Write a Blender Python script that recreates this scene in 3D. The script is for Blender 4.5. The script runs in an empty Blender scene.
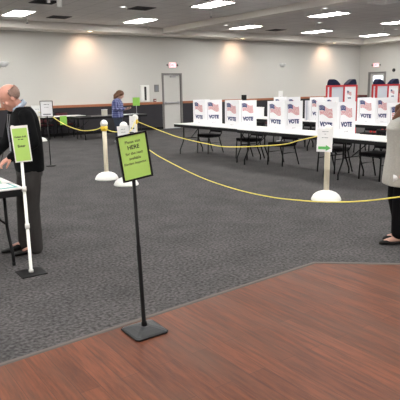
import bpy, bmesh, math, random
from mathutils import Vector, Matrix, Euler
random.seed(7)
C = bpy.context.scene.collection
sc = bpy.context.scene
PI = math.pi

# ---------------------------------------------------------------- materials
def new_mat(name):
    m = bpy.data.materials.new(name); m.use_nodes = True
    nt = m.node_tree; b = nt.nodes['Principled BSDF']
    return m, nt, b

def mat(name, col, rough=0.6, metal=0.0, spec=0.5, var=0.06, vscale=6.0, bump=0.0, bscale=80.0):
    m, nt, b = new_mat(name)
    tc = nt.nodes.new('ShaderNodeTexCoord')
    n = nt.nodes.new('ShaderNodeTexNoise'); n.inputs['Scale'].default_value = vscale; n.inputs['Detail'].default_value = 3
    nt.links.new(tc.outputs['Object'], n.inputs['Vector'])
    mx = nt.nodes.new('ShaderNodeMix'); mx.data_type = 'RGBA'
    mx.inputs['A'].default_value = (*[c*(1-var) for c in col], 1)
    mx.inputs['B'].default_value = (*[min(1, c*(1+var)) for c in col], 1)
    nt.links.new(n.outputs['Fac'], mx.inputs['Factor'])
    nt.links.new(mx.outputs['Result'], b.inputs['Base Color'])
    b.inputs['Roughness'].default_value = rough; b.inputs['Metallic'].default_value = metal
    b.inputs['Specular IOR Level'].default_value = spec
    if bump:
        n2 = nt.nodes.new('ShaderNodeTexNoise'); n2.inputs['Scale'].default_value = bscale
        nt.links.new(tc.outputs['Object'], n2.inputs['Vector'])
        bp = nt.nodes.new('ShaderNodeBump'); bp.inputs['Strength'].default_value = bump; bp.inputs['Distance'].default_value = 0.01
        nt.links.new(n2.outputs['Fac'], bp.inputs['Height']); nt.links.new(bp.outputs['Normal'], b.inputs['Normal'])
    return m

def emit(name, col, st):
    m, nt, b = new_mat(name)
    b.inputs['Base Color'].default_value = (*col, 1)
    b.inputs['Emission Color'].default_value = (*col, 1)
    b.inputs['Emission Strength'].default_value = st
    return m

def carpet_mat():
    m, nt, b = new_mat('carpet')
    L = nt.links
    tc = nt.nodes.new('ShaderNodeTexCoord')
    def noise(s, d):
        n = nt.nodes.new('ShaderNodeTexNoise'); n.inputs['Scale'].default_value = s; n.inputs['Detail'].default_value = d
        L.new(tc.outputs['Object'], n.inputs['Vector']); return n
    a = noise(38, 4); c = noise(2.2, 5)
    r1 = nt.nodes.new('ShaderNodeValToRGB')
    r1.color_ramp.elements[0].position = .3; r1.color_ramp.elements[0].color = (.030, .029, .0298, 1)
    r1.color_ramp.elements[1].position = .7; r1.color_ramp.elements[1].color = (.118, .114, .116, 1)
    L.new(a.outputs['Fac'], r1.inputs['Fac'])
    r2 = nt.nodes.new('ShaderNodeValToRGB')
    r2.color_ramp.elements[0].position = .3; r2.color_ramp.elements[0].color = (.80, .80, .80, 1)
    r2.color_ramp.elements[1].position = .7; r2.color_ramp.elements[1].color = (1.15, 1.13, 1.12, 1)
    L.new(c.outputs['Fac'], r2.inputs['Fac'])
    mx = nt.nodes.new('ShaderNodeMix'); mx.data_type = 'RGBA'; mx.blend_type = 'MULTIPLY'; mx.inputs['Factor'].default_value = 1
    L.new(r1.outputs['Color'], mx.inputs['A']); L.new(r2.outputs['Color'], mx.inputs['B'])
    L.new(mx.outputs['Result'], b.inputs['Base Color'])
    b.inputs['Roughness'].default_value = .95; b.inputs['Specular IOR Level'].default_value = .15
    bp = nt.nodes.new('ShaderNodeBump'); bp.inputs['Strength'].default_value = .5; bp.inputs['Distance'].default_value = .01
    L.new(a.outputs['Fac'], bp.inputs['Height']); L.new(bp.outputs['Normal'], b.inputs['Normal'])
    return m

def wood_floor_mat():
    m, nt, b = new_mat('plank_floor')
    L = nt.links
    tc = nt.nodes.new('ShaderNodeTexCoord')
    mp = nt.nodes.new('ShaderNodeMapping'); mp.inputs['Rotation'].default_value = (0, 0, PI/2)
    L.new(tc.outputs['Object'], mp.inputs['Vector'])
    br = nt.nodes.new('ShaderNodeTexBrick')
    br.inputs['Scale'].default_value = 1; br.inputs['Brick Width'].default_value = 1.1; br.inputs['Row Height'].default_value = .125
    br.inputs['Mortar Size'].default_value = .0012; br.inputs['Color1'].default_value = (0, 0, 0, 1); br.inputs['Color2'].default_value = (1, 1, 1, 1)
    br.inputs['Mortar'].default_value = (.3, .3, .3, 1); br.offset = .37
    L.new(mp.outputs['Vector'], br.inputs['Vector'])
    ramp = nt.nodes.new('ShaderNodeValToRGB'); e = ramp.color_ramp.elements
    e[0].position = 0; e[0].color = (.100, .031, .014, 1)
    e[1].position = 1; e[1].color = (.145, .046, .021, 1)
    k = ramp.color_ramp.elements.new(.5); k.color = (.120, .037, .017, 1)
    L.new(br.outputs['Color'], ramp.inputs['Fac'])
    mg = nt.nodes.new('ShaderNodeMapping'); mg.inputs['Scale'].default_value = (15, 1.2, 1)
    L.new(tc.outputs['Object'], mg.inputs['Vector'])
    ng = nt.nodes.new('ShaderNodeTexNoise'); ng.inputs['Scale'].default_value = 2.2; ng.inputs['Detail'].default_value = 8; ng.inputs['Roughness'].default_value = .65
    L.new(mg.outputs['Vector'], ng.inputs['Vector'])
    rg = nt.nodes.new('ShaderNodeValToRGB')
    rg.color_ramp.elements[0].position = .35; rg.color_ramp.elements[0].color = (.58, .56, .55, 1)
    rg.color_ramp.elements[1].position = .68; rg.color_ramp.elements[1].color = (1.45, 1.42, 1.38, 1)
    L.new(ng.outputs['Fac'], rg.inputs['Fac'])
    m1 = nt.nodes.new('ShaderNodeMix'); m1.data_type = 'RGBA'; m1.blend_type = 'MULTIPLY'; m1.inputs['Factor'].default_value = 1
    L.new(ramp.outputs['Color'], m1.inputs['A']); L.new(rg.outputs['Color'], m1.inputs['B'])
    # broad worn patches
    mw = nt.nodes.new('ShaderNodeMapping'); mw.inputs['Scale'].default_value = (3, .8, 1)
    L.new(tc.outputs['Object'], mw.inputs['Vector'])
    nw = nt.nodes.new('ShaderNodeTexNoise'); nw.inputs['Scale'].default_value = 1.6; nw.inputs['Detail'].default_value = 4
    L.new(mw.outputs['Vector'], nw.inputs['Vector'])
    m2 = nt.nodes.new('ShaderNodeMix'); m2.data_type = 'RGBA'
    L.new(m1.outputs['Result'], m2.inputs['A']); m2.inputs['B'].default_value = (.115, .055, .034, 1)
    rw = nt.nodes.new('ShaderNodeMapRange'); rw.inputs['From Min'].default_value = .45; rw.inputs['From Max'].default_value = .75; rw.inputs['To Max'].default_value = .6
    L.new(nw.outputs['Fac'], rw.inputs['Value']); L.new(rw.outputs['Result'], m2.inputs['Factor'])
    # joints
    m3 = nt.nodes.new('ShaderNodeMix'); m3.data_type = 'RGBA'
    L.new(br.outputs['Fac'], m3.inputs['Factor']); L.new(m2.outputs['Result'], m3.inputs['A']); m3.inputs['B'].default_value = (.05, .022, .015, 1)
    L.new(m3.outputs['Result'], b.inputs['Base Color'])
    rr = nt.nodes.new('ShaderNodeMapRange'); rr.inputs['To Min'].default_value = .38; rr.inputs['To Max'].default_value = .6; b.inputs['Specular IOR Level'].default_value = .22
    L.new(ng.outputs['Fac'], rr.inputs['Value']); L.new(rr.outputs['Result'], b.inputs['Roughness'])
    bp = nt.nodes.new('ShaderNodeBump'); bp.inputs['Strength'].default_value = .12; bp.inputs['Distance'].default_value = .005
    L.new(ng.outputs['Fac'], bp.inputs['Height']); L.new(bp.outputs['Normal'], b.inputs['Normal'])
    return m

def ceiling_mat():
    m, nt, b = new_mat('ceiling_tiles')
    L = nt.links
    tc = nt.nodes.new('ShaderNodeTexCoord')
    br = nt.nodes.new('ShaderNodeTexBrick'); br.offset = 0
    br.inputs['Scale'].default_value = 1; br.inputs['Brick Width'].default_value = .64; br.inputs['Row Height'].default_value = .64
    br.inputs['Mortar Size'].default_value = .014
    br.inputs['Color1'].default_value = (.74, .715, .69, 1); br.inputs['Color2'].default_value = (.79, .765, .735, 1); br.inputs['Mortar'].default_value = (.60, .58, .56, 1)
    L.new(tc.outputs['Object'], br.inputs['Vector'])
    L.new(br.outputs['Color'], b.inputs['Base Color'])
    b.inputs['Roughness'].default_value = .9
    return m

def plaid_mat():
    m, nt, b = new_mat('plaid_cloth')
    L = nt.links
    tc = nt.nodes.new('ShaderNodeTexCoord')
    outs = []
    for d in ('X', 'Z'):
        w = nt.nodes.new('ShaderNodeTexWave'); w.bands_direction = d; w.inputs['Scale'].default_value = 5.5
        L.new(tc.outputs['Object'], w.inputs['Vector']); outs.append(w)
    mx = nt.nodes.new('ShaderNodeMath'); mx.operation = 'ADD'
    L.new(outs[0].outputs['Fac'], mx.inputs[0]); L.new(outs[1].outputs['Fac'], mx.inputs[1])
    r = nt.nodes.new('ShaderNodeValToRGB')
    r.color_ramp.elements[0].position = .25; r.color_ramp.elements[0].color = (.035, .045, .16, 1)
    r.color_ramp.elements[1].position = .95; r.color_ramp.elements[1].color = (.33, .36, .60, 1)
    h = nt.nodes.new('ShaderNodeMath'); h.operation = 'MULTIPLY'; h.inputs[1].default_value = .5
    L.new(mx.outputs[0], h.inputs[0]); L.new(h.outputs[0], r.inputs['Fac']); L.new(r.outputs['Color'], b.inputs['Base Color'])
    b.inputs['Roughness'].default_value = .85
    return m

M = dict(
    carpet=carpet_mat(), wood=wood_floor_mat(), ceil=ceiling_mat(), plaid=plaid_mat(),
    wall=mat('wall_paint', (.61, .598, .565), .85, var=.02, vscale=1.2),
    soffit=mat('soffit_paint', (.80, .765, .71), .85, var=.02, vscale=1.2),
    wains=mat('wainscot_panel', (.036, .034, .040), .7, spec=.25, var=.15, vscale=3),
    rail=mat('rail_wood', (.36, .135, .065), .45, var=.2, vscale=9),
    rail_d=mat('rail_maroon_wood', (.13, .035, .03), .5, var=.2, vscale=9),
    strip=mat('edge_strip_vinyl', (.085, .068, .058), .6, var=.1),
    doorleaf=mat('door_paint', (.60, .59, .56), .5, var=.02),
    doorframe=mat('door_frame_paint', (.20, .19, .18), .5, var=.05),
    steel=mat('steel', (.45, .45, .46), .35, metal=.9),
    blackm=mat('black_metal', (.005, .005, .006), .5, spec=.2, var=.2),
    blackp=mat('black_plastic', (.008, .008, .009), .55, spec=.2, var=.2),
    blackf=mat('black_fabric', (.008, .007, .009), .9, spec=.2, var=.25, vscale=30, bump=.3),
    maroonf=mat('maroon_fabric', (.085, .022, .028), .9, var=.2, vscale=30),
    slate=mat('slate_plastic', (.022, .024, .027), .45, var=.15),
    tabletop=mat('white_laminate', (.82, .815, .80), .4, var=.03),
    tabledark=mat('dark_laminate', (.05, .05, .055), .5),
    board=mat('white_card', (.90, .90, .93), .6, var=.015),
    boardg=mat('pale_blue_card', (.62, .65, .72), .6, var=.02),
    paper=mat('white_paper', (.88, .88, .88), .7, var=.02),
    green=mat('lime_paper', (.50, .77, .18), .6, var=.02),
    greenfar=mat('green_paper', (.30, .62, .10), .6, var=.02),
    ink=mat('black_ink', (.02, .03, .02), .7),
    inkg=mat('grey_ink', (.22, .23, .25), .7),
    navy=mat('navy_print', (.035, .05, .16), .7),
    flagred=mat('flag_red', (.58, .11, .13), .7),
    flagblue=mat('flag_blue', (.03, .045, .17), .7),
    flagwhite=mat('flag_white', (.80, .77, .78), .7),
    arrow=mat('arrow_green', (.13, .50, .13), .7),
    red=mat('red_frame_paint', (.60, .025, .035), .4, var=.08),
    hood=mat('navy_hood', (.008, .010, .040), .7, spec=.2, var=.2),
    ivory=mat('ivory_pvc', (.82, .74, .58), .4, var=.01),
    white=mat('white_plastic', (.87, .87, .84), .4, var=.02),
    yellow=mat('yellow_rope', (.86, .73, .13), .55, var=.12, vscale=60),
    yellowp=mat('yellow_plastic', (.85, .58, .05), .4, var=.05),
    skin=mat('skin', (.55, .27, .20), .5, var=.08, vscale=14),
    skin2=mat('fair_skin', (.60, .36, .28), .5, var=.06, vscale=14),
    greyhair=mat('grey_hair', (.24, .155, .125), .85, var=.4, vscale=70),
    brownhair=mat('brown_hair', (.16, .075, .04), .6, var=.4, vscale=40, bump=.4, bscale=60),
    auburn=mat('auburn_hair', (.145, .060, .033), .6, var=.4, vscale=40, bump=.4, bscale=60),
    pull=mat('black_knit', (.005, .0055, .006), .95, spec=.12, var=.2, vscale=30, bump=.15),
    trous=mat('charcoal_cloth', (.040, .037, .036), .95, spec=.2, var=.2, vscale=12),
    jeans=mat('dark_denim', (.03, .04, .065), .9, var=.2, vscale=20),
    slacks=mat('black_cloth', (.005, .005, .006), .95, spec=.12, var=.2),
    cardigan=mat('light_grey_knit', (.42, .41, .375), .95, var=.14, vscale=55, bump=.5, bscale=70),
    leather=mat('black_leather', (.006, .0055, .0055), .55, spec=.2),
    collar=mat('striped_collar', (.34, .40, .50), .7, var=.3, vscale=50),
    exitface=emit('exit_face', (.95, .42, .44), 1.0),
    exitink=emit('exit_letters', (.85, .06, .08), .9),
    panel=emit('light_diffuser', (1.0, .985, .95), 17.0),
    whitelamp=emit('white_lamp', (1, .98, .95), 1.3),
    warm=emit('warm_lamp', (1.0, .72, .42), 6.0),
    offlamp=mat('opal_glass', (.72, .72, .72), .35, var=.02),
    glassday=emit('daylit_glass', (.80, .88, 1.0), 1.6),
    ventdark=mat('vent_dark', (.03, .03, .03), .7),
    eye=mat('eye_white', (.75, .73, .70), .3), iris=mat('iris', (.03, .02, .015), .3), lip=mat('lip', (.42, .13, .11), .5),
    teal=mat('teal_paper', (.12, .38, .36), .6), mint=mat('mint_paper', (.45, .66, .52), .6),
    card=mat('cream_carton', (.62, .60, .52), .7),
)

# ---------------------------------------------------------------- mesh helpers
def link(name, me, parent=None, m=None):
    o = bpy.data.objects.new(name, me); C.objects.link(o)
    if m is not None:
        for k in (m if isinstance(m, (list, tuple)) else [m]): me.materials.append(k)
    if parent is not None: o.parent = parent
    return o

def obj(name, bm, m, parent=None, smooth=False):
    me = bpy.data.meshes.new(name)
    bmesh.ops.recalc_face_normals(bm, faces=bm.faces)
    bm.to_mesh(me); bm.free()
    if smooth:
        for p in me.polygons: p.use_smooth = True
    return link(name, me, parent, m)

def tag(o, label=None, cat=None, group=None, kind=None):
    if label: o['label'] = label
    if cat: o['category'] = cat
    if group: o['group'] = group
    if kind: o['kind'] = kind
    return o

def thing(name, label, cat, loc=(0, 0, 0), rz=0, group=None):
    o = bpy.data.objects.new(name, None); C.objects.link(o); o.empty_display_size = .1
    o.location = loc; o.rotation_euler = (0, 0, rz)
    return tag(o, label, cat, group)

def box(bm, x0, x1, y0, y1, z0, z1, bev=0.0, mtx=None, mi=0):
    r = bmesh.ops.create_cube(bm, size=1)
    vs = r['verts']
    S = Matrix.Translation(((x0+x1)/2, (y0+y1)/2, (z0+z1)/2)) @ Matrix.Diagonal((abs(x1-x0), abs(y1-y0), abs(z1-z0), 1))
    bmesh.ops.transform(bm, matrix=(mtx @ S) if mtx else S, verts=vs)
    fs = set(f for v in vs for f in v.link_faces)
    for f in fs: f.material_index = mi
    if bev:
        es = set(e for v in vs for e in v.link_edges)
        bmesh.ops.bevel(bm, geom=list(es), offset=bev, segments=2, affect='EDGES', profile=.7)
    return bm

def boxm(*a, **k): return box(bmesh.new(), *a, **k)

def frame_axes(d):
    d = d.normalized()
    a = Vector((0, 0, 1)) if abs(d.z) < .9 else Vector((1, 0, 0))
    u = d.cross(a).normalized(); v = u.cross(d).normalized()
    return u, v

def rings(bm, rs, close=True, mi=0):
    """rs: list of lists of points, same length"""
    vr = [[bm.verts.new(p) for p in r] for r in rs]
    n = len(vr[0])
    for a, b in zip(vr, vr[1:]):
        for i in range(n):
            f = bm.faces.new((a[i], a[(i+1) % n], b[(i+1) % n], b[i])); f.material_index = mi
    if close:
        bm.faces.new(list(reversed(vr[0]))).material_index = mi; bm.faces.new(vr[-1]).material_index = mi
    return vr

def tube(bm, pts, rad, n=10, mi=0):
    pts = [Vector(p) for p in pts]
    rr = rad if isinstance(rad, (list, tuple)) else [rad]*len(pts)
    out = []; u = None
    for i, p in enumerate(pts):
        if i == 0: d = pts[1]-p
        elif i == len(pts)-1: d = p-pts[i-1]
        else: d = (pts[i+1]-p).normalized()+(p-pts[i-1]).normalized()
        d.normalize()
        if u is None: u, v = frame_axes(d)
        else:
            u = (u-d*u.dot(d)).normalized(); v = u.cross(d).normalized()
        out.append([p+(u*math.cos(2*PI*k/n)+v*math.sin(2*PI*k/n))*rr[i] for k in range(n)])
    rings(bm, out, mi=mi); return bm

def lathe(bm, prof, n=32, c=(0, 0, 0), mi=0):
    c = Vector(c)
    rings(bm, [[c+Vector((r*math.cos(2*PI*k/n), r*math.sin(2*PI*k/n), z)) for k in range(n)] for r, z in prof], mi=mi); return bm

def lathem(prof, n=32, c=(0, 0, 0)): return lathe(bmesh.new(), prof, n, c)
def tubem(pts, rad, n=10): return tube(bmesh.new(), pts, rad, n)

def text_mesh(s, size, align='CENTER', space=1.0, bold=0.0):
    if s[0] == '#':          # print too small to read in the photograph: a line of word-length strokes
        ws = [len(w_) for w_ in s[1:].split(' ')]; tot = sum(ws)+len(ws)-1; u = size*.55; x = -tot*u/2
        bm = bmesh.new()
        for w_ in ws:
            vs = [bm.verts.new(p) for p in ((x, -size*.22, 0), (x+w_*u, -size*.22, 0), (x+w_*u, size*.22, 0), (x, size*.22, 0))]
            bm.faces.new(vs); x += (w_+1)*u
        me = bpy.data.meshes.new('print'); bm.to_mesh(me); bm.free(); return me
    cu = bpy.data.curves.new('t', 'FONT'); cu.body = s; cu.size = size; cu.align_x = align; cu.align_y = 'CENTER'
    cu.space_character = space; cu.offset = bold; cu.resolution_u = 2
    o = bpy.data.objects.new('t', cu); C.objects.link(o)
    dg = bpy.context.evaluated_depsgraph_get(); dg.update()
    me = bpy.data.meshes.new_from_object(o.evaluated_get(dg))
    bpy.data.objects.remove(o); bpy.data.curves.remove(cu)
    me.materials.clear()
    return me

def eval_mods(bm, mods):
    me = bpy.data.meshes.new('tmp'); bm.to_mesh(me); bm.free()
    o = bpy.data.objects.new('tmp', me); C.objects.link(o)
    for t, kw in mods:
        md = o.modifiers.new(t, t)
        for k, v in kw.items(): setattr(md, k, v)
    dg = bpy.context.evaluated_depsgraph_get(); dg.update()
    out = bpy.data.meshes.new_from_object(o.evaluated_get(dg))
    bpy.data.objects.remove(o); bpy.data.meshes.remove(me)
    return out

def organic(name, bm, m, parent, voxel=.008, smooth=6):
    bmesh.ops.recalc_face_normals(bm, faces=bm.faces)
    me = eval_mods(bm, [('REMESH', dict(mode='VOXEL', voxel_size=voxel)), ('SMOOTH', dict(factor=.5, iterations=smooth))])
    me.name = name; me.materials.clear()
    for p in me.polygons: p.use_smooth = True
    return link(name, me, parent, m)

def children(o): return [x for x in C.objects if x.parent == o]
def copy_tree(o, parent=None):
    c = o.copy(); C.objects.link(c)
    if parent is not None: c.parent = parent
    for ch in children(o): copy_tree(ch, c)
    return c

# flat text parts: placed in the XZ plane of the parent, facing -Y
FACE_NEG_Y = Euler((PI/2, 0, 0))
def lettering(parent, s, size, loc, m, rot=FACE_NEG_Y, name='lettering', bold=0.0, me=None, scale=(1, 1, 1)):
    me = me or text_mesh(s, size, bold=bold)
    o = link(name, me, parent)
    if not me.materials: me.materials.append(m)
    o.location = loc; o.rotation_euler = rot; o.scale = scale
    return o

# ---------------------------------------------------------------- room
XL, XR, YF, YB, H = -8.0, 23.4, -8.0, 18.71, 3.8
SOF = 3.57; SW = .88
def struct(name, bm, m, parent=None):
    o = obj(name, bm, m, parent)
    if parent is None: o['kind'] = 'structure'
    return o

edge = lambda x: 3.2 + .0576*(x-.73)
# carpet polygon and plank polygon share the edge
def poly(pts, z0, z1):
    bm = bmesh.new()
    a = [bm.verts.new((x, y, z0)) for x, y in pts]; b = [bm.verts.new((x, y, z1)) for x, y in pts]
    n = len(pts)
    bm.faces.new(list(reversed(a))); bm.faces.new(b)
    for i in range(n): bm.faces.new((a[i], a[(i+1) % n], b[(i+1) % n], b[i]))
    return bm
P1 = (XL, edge(XL)); P2 = (3.68, edge(3.68)); dg_ = Vector((.57, -.50)).normalized()
t_end = 7.2; P3 = (3.68+dg_.x*t_end, P2[1]+dg_.y*t_end); P4 = (P3[0], YF)
struct('floor', poly([P1, P2, P3, P4, (XR, YF), (XR, YB), (XL, YB)], -.1, 0), M['carpet'])
o = struct('floor.001', poly([(XL, YF), P4, P3, P2, P1], -.1, 0), M['wood'])
# vinyl edge strip
bm = bmesh.new()
def strip_seg(a, b, w=.022, h=.006):
    a = Vector((*a, 0)); b = Vector((*b, 0)); d = (b-a).normalized(); n = Vector((-d.y, d.x, 0))
    rings(bm, [[p-n*w, p-n*w*.6+Vector((0, 0, h)), p+n*w*.6+Vector((0, 0, h)), p+n*w] for p in (a-d*.004, b+d*.004)])
strip_seg(P1, P2); strip_seg(P2, P3); strip_seg(P3, P4)
struct('trim_1', bm, M['strip'])

struct('ceiling', boxm(XL, XR, YF, YB, H, H+.1), M['ceil'])
T = .15
# back wall with a door opening
DX0, DX1, DZ = 11.46, 12.30, 2.14
bm = bmesh.new()
box(bm, XL-T, DX0, YB, YB+T, 0, H); box(bm, DX1, XR+T, YB, YB+T, 0, H); box(bm, DX0, DX1, YB, YB+T, DZ, H)
struct('wall_back', bm, M['wall'])
RY0, RY1, RZ = 17.14, 18.05, 2.16
bm = bmesh.new()
box(bm, XR, XR+T, YF, RY0, 0, H); box(bm, XR, XR+T, RY1, YB, 0, H); box(bm, XR, XR+T, RY0, RY1, RZ, H)
struct('wall_right', bm, M['wall'])
struct('wall_left', boxm(XL-T, XL, YF, YB, 0, H), M['wall'])
struct('wall_front', boxm(XL-T, XR+T, YF-T, YF, 0, H), M['wall'])
# soffits and ceiling beam
bm = bmesh.new(); box(bm, XL, XR, YB-SW, YB, SOF, H); box(bm, XR-SW, XR, YF, YB-SW, SOF, H)
struct('trim_2', bm, M['soffit'])
struct('trim_3', boxm(11.0, 11.38, YF, YB-SW, 3.62, H), M['soffit'])
# wainscot panels and rails
bm = bmesh.new(); box(bm, XL, DX0-.07, YB-.02, YB, 0, .99); box(bm, DX1+.07, XR, YB-.02, YB, 0, .99)
struct('trim_4', bm, M['wains'])
bm = bmesh.new(); box(bm, XL, DX0-.07, YB-.045, YB, .99, 1.08, .008); box(bm, DX1+.07, XR, YB-.045, YB, .99, 1.08, .008)
struct('trim_5', bm, M['rail'])
bm = bmesh.new(); box(bm, XR-.02, XR, YF, RY0-.07, 0, .99); box(bm, XR-.02, XR, RY1+.07, YB-.02, 0, .99)
struct('trim_6', bm, M['wains'])
bm = bmesh.new(); box(bm, XR-.045, XR, YF, RY0-.07, .99, 1.08, .008); box(bm, XR-.045, XR, RY1+.07, YB-.05, .99, 1.08, .008)
struct('trim_7', bm, M['rail_d'])
bm = bmesh.new(); box(bm, XL, DX0-.07, YB-.035, YB-.02, 0, .1); box(bm, DX1+.07, XR-.035, YB-.035, YB-.02, 0, .1)
struct('baseboard_back', bm, M['blackp'])

# exit door in the back wall
d = boxm(DX0+.03, DX1-.03, YB+.03, YB+.075, .01, DZ-.03, .004)
door = struct('door_1', d, M['doorleaf'])
bm = bmesh.new()
box(bm, DX0-.05, DX0+.02, YB-.03, YB+.1, 0, DZ+.05); box(bm, DX1-.02, DX1+.05, YB-.03, YB+.1, 0, DZ+.05); box(bm, DX0+.02, DX1-.02, YB-.03, YB+.1, DZ-.02, DZ+.05)
struct('door_frame', bm, M['doorframe'], door)
bm = bmesh.new(); box(bm, DX0+.08, DX1-.08, YB-.03, YB+.0, 1.0, 1.06, .01); box(bm, DX0+.08, DX0+.16, YB, YB+.03, .98, 1.08); box(bm, DX1-.16, DX1-.08, YB, YB+.03, .98, 1.08)
struct('push_bar', bm, M['steel'], door)
bm = bmesh.new(); box(bm, DX0+.35, DX0+.6, YB-.01, YB+.03, DZ-.12, DZ-.05); tube(bm, [(DX0+.5, YB-.0, DZ-.04), (DX0+.62, YB-.16, DZ-.05), (DX0+.3, YB-.02, DZ-.02)], .012, 6)
struct('door_closer', bm, M['steel'], door)
# door in the right wall with a bright glass lite
bm = bmesh.new(); X0, X1 = XR+.03, XR+.075
gy0, gy1, gz0, gz1 = RY0+.14, RY1-.2, 1.2, RZ-.14
box(bm, X0, X1, RY0+.03, gy0, .01, RZ-.03); box(bm, X0, X1, gy1, RY1-.03, .01, RZ-.03); box(bm, X0, X1, gy0, gy1, .01, gz0); box(bm, X0, X1, gy0, gy1, gz1, RZ-.03)
door2 = struct('door_2', bm, M['doorleaf'])
bm = bmesh.new()
box(bm, XR-.03, XR+.1, RY0-.07, RY0+.02, 0, RZ+.06); box(bm, XR-.03, XR+.1, RY1-.02, RY1+.07, 0, RZ+.06); box(bm, XR-.03, XR+.1, RY0+.02, RY1-.02, RZ-.02, RZ+.06)
struct('door_frame', bm, M['doorframe'], door2)
struct('door_glass', boxm(XR+.045, XR+.055, gy0, gy1, gz0, gz1), M['glassday'], door2)

# ---------------------------------------------------------------- exit signs
def exit_sign(loc, rz, label):
    t = thing('exit_sign', label, 'exit sign', loc, rz, None)
    obj('housing', boxm(-.17, .17, -.05, 0, -.1, .1, .01), M['white'], t)
    obj('face_plate', boxm(-.155, .155, -.056, -.051, -.085, .085), M['exitface'], t)
    lettering(t, 'EXIT', .15, (0, -.058, 0), M['exitink'], bold=.003)
    for s in (-1, 1):
        bm = bmesh.new(); tube(bm, [(s*.17, -.03, .0), (s*.21, -.03, 0)], .012, 8); tube(bm, [(s*.235, .0, 0), (s*.235, -.05, 0), (s*.235, -.06, 0)], [.02, .04, .042], 14)
        obj('lamp_head', bm, M['doorframe'], t, True)
    return t
exit_sign((11.90, YB, 2.50), 0, 'red lit EXIT sign above the white door in the long wall')
exit_sign((XR, 17.65, 2.55), -PI/2, 'red lit EXIT sign above the door with the bright window, right end wall')
t = thing('wall_speaker', 'small round dark disc on the right end wall, beside the EXIT sign', 'speaker', (XR, 16.63, 2.27), -PI/2)
obj('grille', tubem([(0, 0, 0), (0, -.03, 0), (0, -.045, 0)], [.085, .085, .07], 24), M['ventdark'], t, True)

# wall sconces (bowl uplights)
def sconce(loc, label):
    t = thing('wall_sconce', label, 'wall lamp', loc, 0, None)
    bm = bmesh.new(); out = []
    for j in range(9):
        a = (PI/2)*j/8
        r = .19*math.cos(a)+.004; z = -.17*math.sin(a)
        out.append([Vector((r*math.cos(PI*k/16), -r*.8*math.sin(PI*k/16), z)) for k in range(17)])
    rings(bm, out)
    obj('bowl', bm, M['offlamp'], t, True)
    obj('back_plate', boxm(-.06, .06, -.012, 0, -.2, .02), M['white'], t)
sconce((5.31, YB, 2.56), 'half-bowl white wall lamp at the left, above the bald man')
sconce((17.92, YB, 2.62), 'half-bowl white wall lamp between the two right-hand pools of warm light')

# cabinet, box frames on back wall near the door
t = thing('extinguisher_cabinet', 'white wall cabinet with tall dark slot left of the white door', 'cabinet', (10.61, YB, 1.42))
obj('body', boxm(-.20, .2, -.03, 0, -.32, .32, .008), M['white'], t)
obj('door', boxm(-.18, .18, -.062, -.03, -.29, .29, .004), M['white'], t)
obj('window_slot', boxm(-.045, .045, -.068, -.0625, -.26, .26), M['ventdark'], t)
t = thing('wall_notice', 'small dark framed notice on the wall left of the white door', 'notice', (11.15, YB, 1.61))
obj('frame', boxm(-.1, .1, -.025, 0, -.14, .14, .004), M['doorframe'], t)
obj('sheet', boxm(-.075, .075, -.03, -.0255, -.11, .11), M['inkg'], t)
t = thing('fire_alarm_box', 'tiny reddish grey alarm box below the framed notice, on the wall', 'alarm', (11.05, YB, 1.145))
obj('body', boxm(-.06, .06, -.04, 0, -.06, .06, .006), mat('alarm_red', (.22, .08, .08), .5), t)
obj('pull_lever', boxm(-.035, .035, -.052, -.041, -.015, .01, .003), M['white'], t)

# ---------------------------------------------------------------- ceiling fixtures
def make_panel():
    t = thing('ceiling_light', '', 'ceiling light', (0, 0, H))
    bm = bmesh.new(); a, b, w = .32, .64, .03
    box(bm, -a, a, -b, -b+w, -.02, 0); box(bm, -a, a, b-w, b, -.02, 0); box(bm, -a, -a+w, -b+w, b-w, -.02, 0); box(bm, a-w, a, -b+w, b-w, -.02, 0)
    obj('frame', bm, M['white'], t)
    obj('diffuser', boxm(-a+w, a-w, -b+w, b-w, -.012, -.001), M['panel'], t)
    return t
lp = make_panel(); first = True
names = {(5.17, 16.25): 'lit ceiling panel farthest left, above the bald man side of the room',
         (9.15, 16.25): 'lit ceiling panel second from the left in the row along the long wall',
         (9.1, 12.2): 'lit ceiling panel at the top edge, left of the ceiling beam',
         (13.65, 16.25): 'lit ceiling panel in the wall row, just right of the beam',
         (13.65, 12.2): 'large lit ceiling panel nearer the camera, right of the beam',
         (17.48, 16.25): 'lit ceiling panel in the wall row, below the larger panel right of the beam',
         (21.25, 16.25): 'lit ceiling panel nearest the corner of the two walls',
         (17.64, 12.4): 'lit ceiling panel cut by the right edge of the photo'}
spots = list(names) + [(x, y) for x in (1.1, -2.9, -6.5) for y in (16.25, 12.2)] + [(5.1, 12.2), (21.4, 12.2)] + \
        [(x, y) for x in (-6.5, -2.9, 1.1, 5.1, 9.1, 13.65, 17.64, 21.4) for y in (8.15, 4.1, .05, -4.0)]
for x, y in spots:
    c = lp if first else copy_tree(lp); first = False
    c.location = (x, y, H)
    c['label'] = names.get((x, y), 'lit ceiling panel outside the frame, over the near part of the hall')
    c['group'] = 'recessed ceiling light panels' if (x, y) in names else 'ceiling light panels out of frame'

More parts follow.
